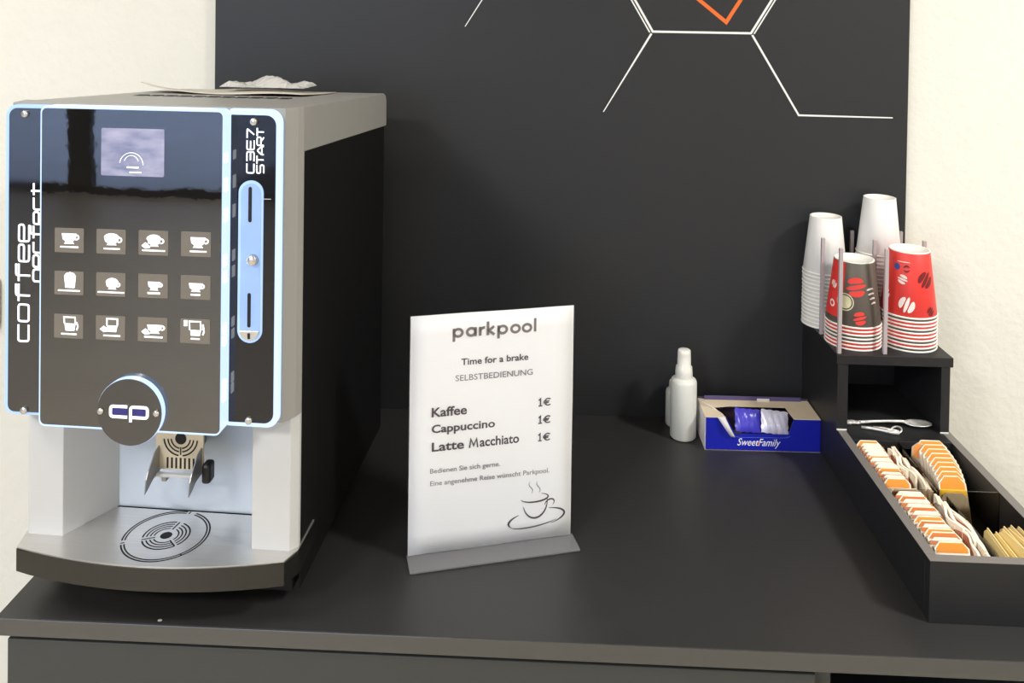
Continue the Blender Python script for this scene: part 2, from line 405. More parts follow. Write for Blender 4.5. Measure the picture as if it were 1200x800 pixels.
# spout
prism('spout_plate', rrect(-.1700, -.1130, .1400, .2262, .001), .0285, .031, 'y', M_cream, mach, bev=.0004)
bm = bmesh.new()
def arcY(cx, cz, r0, r1, a0, a1, y, n=16):
    A = []
    for k in range(n+1):
        a = a0+(a1-a0)*k/n
        A.append((bm.verts.new((cx+r0*math.cos(a), y, cz+r0*math.sin(a))), bm.verts.new((cx+r1*math.cos(a), y, cz+r1*math.sin(a)))))
    for k in range(n): bm.faces.new((A[k][0], A[k+1][0], A[k+1][1], A[k][1]))
sx, sz, sy = -.1400, .1765, .0282
for r0, r1 in ((.0105, .0122), (.0145, .0162), (.0190, .0208)):
    arcY(sx, sz, r0, r1, -PI*.98, -PI/2-.12, sy); arcY(sx, sz, r0, r1, -PI/2+.12, -PI*.02, sy)
bm.faces.new([bm.verts.new((x, sy, z)) for x, z in circ(sx, sz, .0068, 20)])
box_bm(bm, sx-.0007, sx+.0007, sy, sy+.0003, .1575, .1665)
for k in range(-3, 4):
    x = sx+k*.0052; box_bm(bm, x-.0011, x+.0011, sy, sy+.0003, .1415, .1540)
o = link('spout_slots', fin(bm), M_slot, mach); o['kind'] = 'stuff'
for xw in (-.1668, -.1158):
    prism('spout_wing', [(.031, .168), (.018, .164), (.004, .150), (-.001, .142), (-.004, .127), (.005, .131), (.014, .136), (.031, .137)], xw, xw+.0014, 'x', M_dsteel, mach, bev=.0003)
box('spout_bar', -.1660, -.1155, .020, .026, .1345, .1385, M_lgry, mach, bev=.001)
box('spout_block', -.160, -.154, .022, .030, .1285, .1345, M_dsteel, mach, bev=.001)
box('spout_arm', -.16, -.125, .031, .0645, .155, .20, M_dsteel, mach, bev=.002)
box('black_knob', -.1110, -.1005, .018, .034, .1300, .1530, M_blk, mach, bev=.0035)
# glass plates
def slab(name, pts, y0, y1, m, bev=.0006): return prism(name, pts, y0, y1, 'y', m, mach, bev=bev)
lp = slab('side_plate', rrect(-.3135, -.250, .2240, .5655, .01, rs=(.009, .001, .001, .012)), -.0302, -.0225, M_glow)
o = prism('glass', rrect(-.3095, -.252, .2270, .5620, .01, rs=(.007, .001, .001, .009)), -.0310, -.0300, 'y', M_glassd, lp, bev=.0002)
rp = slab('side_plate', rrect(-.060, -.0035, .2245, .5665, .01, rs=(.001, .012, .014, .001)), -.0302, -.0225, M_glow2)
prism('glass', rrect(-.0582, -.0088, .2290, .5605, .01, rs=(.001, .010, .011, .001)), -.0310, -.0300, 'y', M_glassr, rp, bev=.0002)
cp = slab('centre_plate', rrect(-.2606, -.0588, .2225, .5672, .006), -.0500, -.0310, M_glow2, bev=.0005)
prism('glass', rrect(-.2585, -.0594, .2250, .5650, .005), -.0510, -.0499, 'y', M_glass, cp, bev=.0002)
for z, h in ((.516, .010), (.487, .014), (.455, .014), (.4065, .012), (.389, .012), (.334, .010), (.321, .010), (.273, .011), (.261, .010)):
    box('led', -.0590, -.0580, -.0450, -.0380, z-h/2, z+h/2, M_led, mach, bev=.0003)
# work light under the recess ceiling
box('recess_lamp', -.190, -.110, .010, .024, .2235, .2262, mat('recess_lamp_glow', (240, 245, 255), .4, emit=2.6, ecol=(215, 228, 255)), mach, bev=.0005)
# screws
for x, z in ((-.033, .5535), (-.0352, .2316), (-.2908, .5557), (-.290, .2292)):
    lathe('screw', [(0, -.0032), (.0030, -.0032), (.0038, -.0024), (.0042, 0), (0, 0)], M_screw, mach, 20, loc=(x, -.0310, z), rot=(-PI/2, 0, 0))
# lettering
def glyph(ch):
    c = dict(c=[([(1, 1), (0, 1), (0, 0), (1, 0)], 0)], o=[([(0, 0), (1, 0), (1, 1), (0, 1)], 1)],
             e=[([(1, 0), (0, 0), (0, 1), (1, 1), (1, .5), (.1, .5)], 0)], f=[([(1.05, 1.26), (.35, 1.26), (.35, -.14)], 0), ([(0, 1), (1.05, 1)], 0)],
             p=[([(0, -.45), (0, 1), (1, 1), (1, 0), (.1, 0)], 0)], r=[([(0, 0), (0, 1), (.9, 1)], 0)],
             t=[([(.35, 1.25), (.35, 0), (1, 0)], 0), ([(0, 1), (1, 1)], 0)],
             C=[([(1, 1), (0, 1), (0, 0), (1, 0)], 0)], E=[([(1, 1), (0, 1), (0, 0), (1, 0)], 0), ([(0, .5), (.95, .5)], 0)],
             S=[([(1, 1), (0, 1), (0, .5), (1, .5), (1, 0), (0, 0)], 0)], T=[([(0, 1), (1, 1)], 0), ([(.5, 1), (.5, 0)], 0)],
             A=[([(0, 0), (0, .35), (.5, 1), (1, .35), (1, 0)], 0), ([(0, .3), (1, .3)], 0)], R=[([(0, 0), (0, 1), (1, 1), (1, .45), (0, .45)], 0), ([(.45, .45), (1, 0)], 0)])
    c['3'] = [([(0, 1), (1, 1), (1, 0), (0, 0)], 0), ([(.1, .5), (1, .5)], 0)]; c['7'] = [([(0, 1), (1, 1), (.35, 0)], 0)]
    return c[ch]
def stroke_text(name, s, u0, u1, xb, h, w, m, parent, y, gap=.2):
    """vertical lettering reading upwards: u along +z from u0 to u1, letter tops towards -x, base line at xb"""
    n = len(s); cw = (u1-u0)/(n+gap*(n-1)); st = []
    for i, ch in enumerate(s):
        for pts, cl in glyph(ch):
            q = [((u0+i*cw*(1+gap)+p[0]*cw), p[1]*h) for p in pts]
            st.append((rnd(q, h*.22, 3, bool(cl)), w, bool(cl)))
    return ribbons(name, st, m, parent, y, mapf=lambda q: (xb-q[1], q[0]))
stroke_text('lettering', 'coffee', .3055, .434, -.2855, .0118, .0021, M_icon, lp, -.0311)
stroke_text('lettering', 'perfect', .372, .480, -.2680, .0125, .0020, M_icon, lp, -.0311)
stroke_text('lettering', 'C3E7', .4985, .5460, -.0325, .0078, .0014, M_icon, rp, -.0311, gap=.24)
stroke_text('lettering', 'START', .4985, .5470, -.0217, .0075, .0014, M_icon, rp, -.0311, gap=.14)
# coin slot plate
pl = prism('coin_plate', rrect(-.0485, -.0215, .3160, .4905, .0134, 10), -.0328, -.0305, 'y', M_glow, mach, bev=.0006)
prism('inner_plate', rrect(-.0455, -.0235, .3190, .4875, .0109, 10), -.0336, -.0326, 'y', mat('blue_lit_plate', (140, 165, 205), .3, emit=.28, ecol=(150, 190, 255)), pl, bev=.0004)
for z0, z1 in ((.4460, .4840), (.3330, .3700)):
    prism('slot', rrect(-.0372, -.0335, z0, z1, .0018), -.0339, -.0334, 'y', M_slot, pl)
lathe('button', [(0, -.006), (.0045, -.006), (.0055, -.005), (.0060, 0), (0, 0)], M_screw, pl, 24, loc=(-.0315, -.0336, .4060), rot=(-PI/2, 0, 0))
cupo = prism('coin_cup', circ(-.0345, .3300, .0105, 20, PI, 2*PI), -.0360, -.0334, 'y', M_screw, pl, bev=.0006)
box('coin_notch', -.0358, -.0332, -.0366, -.0358, .3215, .3275, M_slot, pl, bev=0)
box('mark', -.0245, -.0135, -.0312, -.0309, .4705, .4713, M_lgry, rp, bev=0)
# screen
scm = bpy.data.materials.new('lit_display'); scm.use_nodes = True; nt = scm.node_tree; b = nt.nodes['Principled BSDF']
b.inputs['Base Color'].default_value = (.12, .12, .15, 1); b.inputs['Roughness'].default_value = .12
tcn = nt.nodes.new('ShaderNodeTexCoord'); nz = nt.nodes.new('ShaderNodeTexNoise'); nz.inputs['Scale'].default_value = 70; nz.inputs['Detail'].default_value = 5
mpn = nt.nodes.new('ShaderNodeMapping'); mpn.inputs['Scale'].default_value = (.5, 1, 1.3)
nt.links.new(tcn.outputs['Object'], mpn.inputs[0]); nt.links.new(mpn.outputs[0], nz.inputs['Vector'])
cr = nt.nodes.new('ShaderNodeValToRGB'); cr.color_ramp.elements[0].position = .3; cr.color_ramp.elements[0].color = rgb(112, 120, 160); cr.color_ramp.elements[1].position = .75; cr.color_ramp.elements[1].color = rgb(205, 200, 225)
nt.links.new(nz.outputs[0], cr.inputs[0]); nt.links.new(cr.outputs[0], b.inputs['Emission Color']); b.inputs['Emission Strength'].default_value = .78
sc = prism('screen', rrect(-.1916, -.1222, .4950, .5455, .0016), -.0516, -.0510, 'y', scm, mach, bev=0)
ribbons('screen_drawing', [(circ(-.158, .507, .013, 16, -.0*PI, .95*PI), .0005, False), (circ(-.158, .509, .008, 12, .1*PI, .9*PI), .0005, False)], M_icon, sc, -.0517)
box('screen_text', -.163, -.150, -.0519, -.0516, .5035, .5052, M_icon, sc, bev=0)
box('screen_text', -.160, -.147, -.0519, -.0516, .4985, .4998, M_icon, sc, bev=0)
# buttons with icons
def ring_handle(cx, cz, r, w): return (circ(cx, cz, r, 10, -.55*PI, .55*PI), w, False)
def icon_geo(k):
    """filled polygons and strokes in a unit square (0..1, 0..1)"""
    P = []; L = []
    def bar(a, b_, z, h=.06): P.append([(a, z), (b_, z), (b_, z+h), (a, z+h)])
    def bowl(x, z, w, h, foot=.3): P.append([(x, z+h), (x+.06*w, z+.45*h), (x+.27*w, z+.22*h), (x+.15*w, z), (x+.85*w, z), (x+.73*w, z+.22*h), (x+.94*w, z+.45*h), (x+w, z+h)])
    def dome(x, z, w, h): P.append([(x+w*.5+math.cos(t)*w*.52, z+math.sin(t)*h) for t in [PI*j/10 for j in range(11)]])
    def arrow(x, z): P.append([(x, z+.1), (x+.13, z+.24), (x+.22, z+.17), (x+.3, z+.02), (x+.13, z-.02)])
    if k == 0: bowl(.25, .36, .5, .42); bar(.2, .82, .2); L.append(ring_handle(.74, .63, .09, .05))
    if k == 1: bowl(.27, .36, .5, .32); dome(.27, .66, .5, .18); bar(.25, .8, .18); L.append(ring_handle(.76, .58, .1, .05))
    if k == 2: bowl(.3, .36, .45, .3); dome(.28, .64, .48, .2); bar(.12, .9, .16); arrow(.1, .28); L.append(ring_handle(.76, .58, .09, .05))
    if k == 3: bowl(.32, .36, .5, .42); bar(.3, .86, .18); L.append(ring_handle(.82, .63, .09, .05))
    if k == 4: P.append([(.38, .3), (.34, .8), (.4, .92), (.54, .97), (.68, .92), (.74, .8), (.70, .3)]); bar(.13, .88, .15)
    if k == 5: bowl(.34, .3, .42, .3); dome(.34, .58, .42, .2); bar(.06, .96, .14); L.append(ring_handle(.73, .5, .08, .05))
    if k == 6: bowl(.33, .32, .42, .36); bar(.32, .74, .16, .08); L.append(ring_handle(.74, .55, .07, .05))
    if k == 7: bowl(.28, .32, .46, .36); bar(.34, .66, .16, .07); L.append(ring_handle(.72, .55, .07, .05))
    if k == 8: P.append([(.4, .32), (.36, .62), (.74, .62), (.7, .32)]); L.append(([(.36, .62), (.34, .88), (.72, .88), (.74, .62)], .05, False)); L.append(([(.78, .68), (.82, .5), (.78, .35)], .05, False)); bar(.25, .78, .15)
    if k == 9: P.append([(.42, .34), (.38, .6), (.74, .6), (.7, .34)]); L.append(([(.38, .6), (.38, .88), (.74, .88), (.74, .6)], .05, False)); arrow(.14, .34); bar(.26, .84, .15)
    if k == 10: bowl(.32, .34, .5, .36); bar(.22, .84, .16, .07); arrow(.12, .3); L.append(ring_handle(.82, .58, .08, .05))
    if k == 11: P.append([(.36, .32), (.34, .55), (.7, .55), (.66, .32)]); L.append(([(.32, .55), (.3, .9), (.68, .9), (.7, .55)], .05, False)); P.append([(.12, .7), (.24, .7), (.24, .94), (.12, .94)]); L.append(([(.76, .8), (.8, .5), (.76, .36)], .06, False)); bar(.36, .66, .16)
    return P, L
# x0, z_top of the buttons, from the photograph (plane of the centre plate)
for rr, (zt0, hh) in enumerate(((.4374, .0262), (.3911, .0252), (.3450, .0258))):
    for cc in range(4):
        x0 = -.2430+cc*.0467; z1 = zt0+cc*.0003; z0 = z1-hh; x1 = x0+.0325
        bt = prism('button', rrect(x0, x1, z0, z1, .0008, 2), -.0514, -.0509, 'y', M_btn, mach)
        P, L = icon_geo(rr*4+cc); bm = bmesh.new()
        X = lambda u: x0+(x1-x0)*u
        Zf = lambda v_: z0+(z1-z0)*v_
        for pl_ in P: prism_bm(bm, [(X(a), Zf(b_)) for a, b_ in pl_], -.0517, -.0514, 'y')
        io = link('icon', fin(bm), M_icon, bt)
        if L: ribbons('icon_stroke', [([(X(a), Zf(b_)) for a, b_ in pts], w_*.028, cl) for pts, w_, cl in L], M_icon, bt, -.0514)
# round badge
bx, bz, br = -.1543, .2465, .0357
dc = prism('badge', circ(bx, bz, br, 56), -.0580, -.0510, 'y', M_glow2, mach, bev=.0004)
prism('badge_face', circ(bx, bz, br-.0004, 56), -.0588, -.0578, 'y', M_glassd, dc, bev=.0002)
for sxx, szz in ((-.0315, 0), (.0300, .0008)):
    lathe('screw', [(0, -.0026), (.0022, -.0026), (.0032, -.0018), (.0036, 0), (0, 0)], M_screw, dc, 20, loc=(bx+sxx, -.0588, bz+szz), rot=(-PI/2, 0, 0))
ex, ez = bx-.0205, bz+.0005
q = lambda L_: [(ex+a, ez+b_) for a, b_ in L_]
ribbons('emblem', [(rnd(q([(.0185, .0055), (0, .0055), (0, -.0055), (.0185, -.0055)]), .003), .0030, False),
                   (rnd(q([(.0220, -.0105), (.0220, .0055), (.0405, .0055), (.0405, -.0055), (.0225, -.0055)]), .003), .0030, False)], M_icon, dc, -.0589)
prism('emblem_fill', [(ex+.002, ez-.0035), (ex+.0185, ez-.0035), (ex+.0185, ez+.0035), (ex+.002, ez+.0035)], -.0590, -.0588, 'y', M_iconsh, dc)
prism('emblem_fill', [(ex+.0235, ez-.004), (ex+.039, ez-.004), (ex+.039, ez+.004), (ex+.0235, ez+.004)], -.0590, -.0588, 'y', M_iconsh, dc)

# sheet and plastic bag lying on the machine
def mworld(x, y, z=0):
    v = Matrix.Rotation(-TH, 3, 'Z') @ Vector((x, y, z)); return (v.x-.87848, v.y-.50556, v.z)
sh = empty('paper_sheet', mworld(-.17, .27, .5555), 'thin off-white sheet with curled left end on top of the coffee machine', 'paper', rz=-TH)
v = []; f = []; nx, ny = 24, 6
for i in range(nx+1):
    for j in range(ny+1):
        s, t = i/nx, j/ny
        x = -.120+s*(.225+.03*t)-.02*t; y = -.045+t*(.03+.10*min(1, s*2.5))+(1-min(1, s*2.5))*.03+s*-.008+.0*t
        zz = zt_top(y+.27)-.5555+.0045+.0014*math.sin(s*9+t*3)+.010*(max(0, .25-s)/.25)**2
        v.append((x-.02*(1-s), y, zz))
for i in range(nx):
    for j in range(ny): a = i*(ny+1)+j; f.append((a, a+ny+1, a+ny+2, a+1))
o = link('sheet', pd(v, f), M_sheet, sh, smooth=True)
so = o.modifiers.new('thick', 'SOLIDIFY'); so.thickness = .0006
bgp = empty('plastic_bag', mworld(-.142, .30, .5605), 'crumpled clear plastic bag lying on the sheet on top of the machine', 'plastic bag', rz=-TH)
v = []; f = []; nx, ny = 22, 12; random.seed(3)
for i in range(nx+1):
    for j in range(ny+1):
        s, t = i/nx*2-1, j/ny*2-1
        e = max(0, 1-max(abs(s), abs(t))**3)
        bump = .014*e*(.55+.45*math.sin(s*5.2+1.2+t*2))+random.uniform(-.0018, .0022)*(e > 0)
        v.append((s*.062+random.uniform(-.002, .002), t*.030+random.uniform(-.002, .002), .0035+max(0, bump)))
for i in range(nx):
    for j in range(ny): a = i*(ny+1)+j; f.append((a, a+ny+1, a+ny+2, a+1))
o = link('film', pd(v, f), M_bag, bgp); so = o.modifiers.new('thick', 'SOLIDIFY'); so.thickness = .0005

# crumb near the worktop edge
bm = bmesh.new(); bmesh.ops.create_icosphere(bm, subdivisions=1, radius=.0018)
for v_ in bm.verts: v_.co = Vector((v_.co.x*1.6, v_.co.y*1.1, v_.co.z*.5))*random.uniform(.7, 1.2)
o = link('crumb', fin(bm), M_crumb, loc=(-1.0162, -.5235, .0013)); tag(o, 'tiny pale crumb near the front edge of the worktop under the coffee machine', 'crumb')

# ------------------------------------------------------------------ sign holder and menu sheet
A0 = Vector((-.76334, -.39919, 0)); th = math.atan2(.0583, .2039)
hold = empty('sign_holder', tuple(A0), 'clear acrylic L-shaped sign holder standing right of the coffee machine', 'sign holder', rz=th)
WS = .2115
box('front_pane', 0, WS, -.0018, -.0008, .0035, .3005, M_film, hold, bev=0)
box('back_pane', 0, WS, .0012, .0028, .0030, .3005, M_acr, hold, bev=.0002)
box('foot_plate', -.0005, WS+.0025, -.0315, .0030, .0004, .0030, M_foot, hold, bev=.0005)
sheet = empty('menu_sheet', tuple(A0+Vector((0, 0, .0032))), 'white printed coffee price sheet in the clear acrylic holder', 'sign', rz=th)
v = []; f = []; nx, nz_ = 8, 12
for i in range(nx+1):
    for j in range(nz_+1):
        v.append((.0008+i/nx*(WS-.0016), .0004+.0005*math.sin(i*1.3+j*.9), j/nz_*.2972))
for i in range(nx):
    for j in range(nz_): a = i*(nz_+1)+j; f.append((a, a+nz_+1, a+nz_+2, a+1))
o = link('paper', pd(v, f), M_paper, sheet, smooth=True)
o.modifiers.new('t', 'SOLIDIFY').thickness = -.0002
def mm(*a): return [q_/1000 for q_ in a]
Yp = -.0003; dz = -.0032
def tl(s, x0, x1, z0, z1, m, bold=0, shear=0):
    a, b_, c_, d_ = mm(x0, x1, z0, z1); return text('print_line', s, a, b_, c_+dz, d_+dz, m, sheet, Yp, bold, shear)
# logotype built of round strokes
def logotype():
    st = []; u = .0100; x = .0555; base = .2715; w = .0033; rr = .0046
    def C(cx): st.append((circ(cx, base+rr, rr, 20), w, True))
    xs = x
    for ch in 'parkpool':
        if ch == 'p': st.append(([(xs, base+2*rr+.001), (xs, base-.0062)], w, False)); C(xs+rr); xs += 2*rr+.0052
        elif ch == 'a': C(xs+rr); st.append(([(xs+2*rr, base+2*rr+.001), (xs+2*rr, base-.001)], w, False)); xs += 2*rr+.0052
        elif ch == 'r': st.append(([(xs, base+2*rr+.001), (xs, base-.001)], w, False)); st.append((circ(xs+rr, base+rr*.95, rr, 8, .45*PI, PI), w, False)); xs += .0086
        elif ch == 'k': st.append(([(xs, base+.0162), (xs, base-.001)], w, False)); st.append(([(xs+.0068, base+2*rr+.0005), (xs+.001, base+rr), (xs+.0072, base-.0008)], w, False)); xs += .0118
        elif ch == 'o': C(xs+rr); xs += 2*rr+.0038
        elif ch == 'l': st.append(([(xs+.0008, base+.0162), (xs+.0008, base-.001)], w, False))
    sc_ = (.1612-.0528)/((xs+.0025)-(x-.0017))
    ribbons('print_logo', [([((p[0]-x+.0017)*sc_+.0528, p[1]+dz) for p in pts], w_, cl) for pts, w_, cl in st], M_inkm, sheet, Yp+.0001, t=.0001)
logotype()
tl('Time for a brake', 64.5, 151, 235, 243.5, M_ink, .016)
tl('SELBSTBEDIENUNG', 57.5, 157, 215.5, 223, M_inkl, .004)
tl('Kaffee', 28.2, 72.6, 173, 185, M_ink, .022)
tl('Cappuccino', 28.4, 108.8, 150, 163.5, M_ink, .022)
tl('Latte', 28.8, 69.5, 130, 141.5, M_ink, .022)
tl('acchiato', 89.5, 140.4, 130, 142, M_ink, .022)
ribbons('print_line', [([(.0765, .1300+dz), (.0780, .1410+dz), (.0817, .1325+dz), (.0854, .1410+dz), (.0869, .1300+dz)], .0019, False)], M_ink, sheet, Yp+.0001, t=.0001)
for z in (174, 151.5, 129):
    tl('€', 171.5, 181.5, z, z+10, M_ink, .014)
    ribbons('print_digit', [([(.1658, (z+7.6)/1000+dz), (.1680, (z+9.6)/1000+dz), (.1680, (z+.2)/1000+dz)], .0016, False), ([(.1655, (z+.5)/1000+dz), (.1705, (z+.5)/1000+dz)], .0013, False)], M_ink, sheet, Yp+.0001, t=.0001)
tl('Bedienen Sie sich gerne.', 27.2, 116, 101, 109, M_inkl, .008)
tl('Eine angenehme Reise wünscht Parkpool.', 27.4, 181, 85.5, 93.5, M_inkl, .008)
def arc(cx, cz, rx, rz, a0, a1, n=24, rot=0):
    o_ = []
    for k in range(n+1):
        a = math.radians(a0+(a1-a0)*k/n); x_, z_ = rx*math.cos(a), rz*math.sin(a)
        o_.append(((cx+x_*math.cos(rot)-z_*math.sin(rot))/1000, (cz+x_*math.sin(rot)+z_*math.cos(rot))/1000+dz))
    return o_
def tap(n, w): return [w*(.25+.75*math.sin(PI*k/n)) for k in range(n+1)]
cup = [(arc(162, 57, 18, 5.5, 190, 420), tap(24, .0022), False), (arc(163, 52, 16, 21, 195, 372), tap(24, .0023), False),
       (arc(182, 48, 6.5, 4.6, -70, 165, 16, .5), tap(16, .0020), False),
       (arc(165, 30, 37, 11.5, 128, 205, 20, .10), tap(20, .0025), False), (arc(165, 30, 37, 11.5, -60, 62, 24, .10), tap(24, .0026), False),
       (arc(162, 26.5, 32, 6.5, 195, 335, 24, .10), tap(24, .0016), False)]
ribbons('print_cup', cup, M_ink, sheet, Yp+.0001, t=.0001)
stm = []
for x_, s_ in ((156, 1), (166, 1)):
    stm.append(([((x_+3*math.sin(k/9*5.0+.6)+(1.6*k/9))/1000, (63+k*1.7)/1000+dz) for k in range(10)], tap(9, .0011), False))
ribbons('print_steam', stm, M_inkl, sheet, Yp+.0001, t=.0001)

# ------------------------------------------------------------------ white bottles
def bottle(loc, label, R_, H, neck, cap):
    r = empty('spray_bottle', loc, label, 'bottle', 'white bottles')
    lathe('body', [(0, .0005), (R_*.9, .0005), (R_, .003), (R_, H-.006), (R_*.93, H-.002), (R_*.72, H+.001), (R_*.6, H+.002), (0, H+.002)], M_wht, r, 40)
    lathe('cap', [(R_*.66, H+.001), (R_*.66, H+.008), (R_*.62, neck), (R_*.52, neck+.002), (R_*.50, cap-.006), (R_*.48, cap-.001), (R_*.42, cap), (0, cap)], M_wht2, r, 32)
    return r
bottle((-.3722, -.0640, 0), 'white spray bottle with tapered cap in front of the blue carton corner', .0208, .0955, .114, .141)
bottle((-.3790, -.0225, 0), 'shorter white bottle half hidden behind the white spray bottle', .0155, .060, .072, .0745)

# ------------------------------------------------------------------ blue wafer carton
bxr = empty('wafer_carton', (-.3444, -.1040, 0), 'open blue and cream snack carton on the worktop beside the white bottle', 'carton', rz=math.radians(.8))
Wb, Db, Hb = .1785, .0660, .0510
prism('front_panel', [(0, .0003), (Wb, .0003), (Wb, Hb), (.137, Hb), (.1295, .0270), (.0475, .0255), (.033, Hb), (0, Hb)], 0, .0012, 'y', M_blue, bxr, bev=.0002)
box('back_panel', 0, Wb, Db-.0012, Db, .0003, Hb+.004, mat('dark_purple_carton', (70, 55, 80), .5), bxr, bev=.0002)
prism('side_panel', [(0, .0003), (Db, .0003), (Db, Hb), (0, Hb)], -.0002, .0010, 'x', M_cartonw, bxr, bev=.0002)
prism('side_panel', [(0, .0003), (Db, .0003), (Db, Hb), (0, Hb)], Wb-.0010, Wb+.0002, 'x', M_blue, bxr, bev=.0002)
box('bottom_panel', 0, Wb, 0, Db, .0003, .0012, M_carton, bxr, bev=0)
prism('top_flap', [(0, 0), (.032, 0), (.020, .034), (.045, .040), (.135, .040), (.137, 0), (Wb, 0), (Wb, Db), (0, Db)], Hb, Hb+.001, 'z', M_carton, bxr, bev=.0002)
box('lid_edge', .01, Wb-.012, Db-.005, Db-.0035, Hb+.001, Hb+.0075, mat('violet_lid_edge', (88, 78, 120), .4), bxr, bev=.0003)
o = box('lid_tab', .095, .115, Db-.008, Db-.0062, Hb+.001, Hb+.0055, M_cartonw, bxr, bev=.0004)
# curled white flap at the left of the cut-out
v = []; f = []
for k in range(13):
    t = k/12
    for s_ in (0, 1):
        v.append((.018+t*.022+s_*(.012-.004*t)*(1-t*.2), -.0015-.004*math.sin(t*PI), Hb+.002-t*.031-(.0)*s_))
for k in range(12): a = 2*k; f.append((a, a+1, a+3, a+2))
o = link('torn_flap', pd(v, f), M_cartonw, bxr, smooth=True); o.modifiers.new('t', 'SOLIDIFY').thickness = .0006
tube('flap_rim', [(-.002, Db*.7, Hb+.007), (.015, Db*.5, Hb+.003), (.030, Db*.25, Hb-.002), (.040, .004, Hb-.014)], .0009, M_cartonw, bxr, 6)
# lettering on the front
text('lettering', 'SweetFamily', .0500, .1170, .0050, .0200, mat('print_white_blue', (240, 240, 250), .5), bxr, -.0004, .004, .35)
text('lettering', '*', .0815, .0850, .0105, .0150, M_orange, bxr, -.0005, .02, .0)
ribbons('fold_line', [([(.044, .0235), (.052, .0212), (.125, .0222), (.132, .0250)], .0005, False)], mat('pale_blue_line', (90, 110, 210), .5), bxr, -.0002)
def packet(name, loc, size, m, label, rot):
    nx, nz2 = 14, 8; v = []; f = []
    for side in (1, -1):
        for i in range(nx+1):
            for j in range(nz2+1):
                s, t = i/nx*2-1, j/nz2*2-1
                puff = max(0, (1-abs(s)**3)*(1-abs(t)**3))
                v.append((s*size[0]/2+(.0006*math.sin(j*2.5) if abs(s) > .95 else 0), -side*size[1]/2*puff*(1+.25*math.sin(i*1.9+j)*random.uniform(.6, 1)), t*size[2]/2+.0006*math.sin(i*1.7)))
    n1 = (nx+1)*(nz2+1)
    for sd in (0, 1):
        for i in range(nx):
            for j in range(nz2):
                a = sd*n1+i*(nz2+1)+j; q_ = (a, a+nz2+1, a+nz2+2, a+1); f.append(q_ if sd == 0 else q_[::-1])
    o = link(name, pd(v, f), m, None, loc, rot, True); tag(o, label, 'snack packet', 'wrapped snacks in the carton'); return o
packet('snack_packet', (-.2745, -.0860, .0400), (.040, .010, .034), M_violet, 'violet wrapped snack standing in the opening of the blue carton', (-.5, .06, 0))
packet('snack_packet', (-.2335, -.0890, .0400), (.042, .011, .034), M_silverw, 'silvery crumpled snack wrapper at the right of the carton opening', (-.5, .10, 0))
packet('snack_packet', (-.2480, -.0780, .0270), (.070, .010, .034), M_violet, 'violet snack packet lying behind the silvery wrapper in the carton', (-.4, 0, 0))

# ------------------------------------------------------------------ organiser
og = empty('cup_organiser', (-.0825, -.237, 0), 'black organiser with raised cup shelf and open sachet tray at the right', 'organiser')
def ob(name, x0, x1, y0, y1, z0, z1, m=M_org, bev=.0006): return box(name, x0+.0825, x1+.0825, y0+.237, y1+.237, z0, z1, m, og, bev)
HT = .0703; YF = -.4743; XL = -.1650
def board(name, x0, x1, y0, y1, z0, z1):
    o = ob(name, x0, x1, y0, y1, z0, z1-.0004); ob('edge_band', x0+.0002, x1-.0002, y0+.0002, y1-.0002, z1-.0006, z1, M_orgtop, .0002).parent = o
    o2 = o.children[0]; o2.location = (0, 0, 0)
    return o
board('side_board', XL, XL+.0125, YF+.0125, 0, 0, HT)
board('side_board', -.0125, 0, YF+.0125, 0, 0, HT)
board('front_board', XL, 0, YF, YF+.0125, 0, HT)
ob('base_board', XL+.0125, -.0125, YF+.0125, -.002, .0, .008)
ob('cover_board', XL+.0125, -.0125, -.200, 0, HT-.011, HT)
ob('upright', XL-.001, -.1505, -.1715, 0, HT, .1680)
ob('upright', -.0165, -.0035, -.1715, 0, HT, .1680)
ob('back_board', -.1505, -.0165, -.008, 0, HT, .1680)
tb = ob('top_board', -.1680, 0, -.1730, 0, .1680, .1818)
for x0, x1 in ((-.1660, -.1515), (-.0165, -.0045)): ob('raw_edge', x0, x1, -.1725, -.1715, HT, HT+.0018, M_wht, 0)
ob('divider', -.1525, -.0125, -.3285, -.3265, .010, HT+.0003, M_acrt, .0003)
ob('divider', -.0898, -.0883, -.3265, -.200, .010, HT-.001, M_acrt, .0003)
ob('divider', -.0803, -.0788, YF+.0125, -.3285, .010, HT-.006, M_acrt, .0003)
RODS = [(-.1630, -.1665, .337), (-.0958, -.1640, .337), (-.1645, -.090, .3325), (-.0830, -.085, .3305), (-.0068, -.085, .3310), (-.0918, -.011, .3265), (-.0131, -.012, .3272)]
for x, y, z in RODS:
    ob('rod', x-.0028, x+.0028, y-.0028, y+.0028, .1818, z, M_rod, .0008)

# ------------------------------------------------------------------ cups
CH = .0955
def cup_r(z, rt, rb): return rb+(rt-rb)*z/CH      # z up from the rim, cup upside down
def cup_mesh(rb, rt, h=CH):
    """upside-down paper cup: rim at z=0, closed end on top"""
    n = 40; v = []; f = []
    prof = [(rb-.0005, .0012), (rb-.0002, .0016), (rt, h-.0008), (rt-.0008, h), (rt-.0022, h-.0002), (rt-.0035, h-.0045), (0, h-.0045)]
    inner = [(rb-.0010, .0012), (rt-.0042, h-.006), (0, h-.006)]
    def add(pr, flip):
        b_ = len(v)
        for (r_, z_) in pr:
            for k in range(n): v.append((r_*math.cos(2*PI*k/n), r_*math.sin(2*PI*k/n), z_))
        for i in range(len(pr)-1):
            for k in range(n):
                q_ = (b_+i*n+k, b_+i*n+(k+1) % n, b_+(i+1)*n+(k+1) % n, b_+(i+1)*n+k); f.append(q_[::-1] if flip else q_)
    add(prof, False); add(inner, True)
    me = pd(v, f)
    me.shade_smooth(); return me
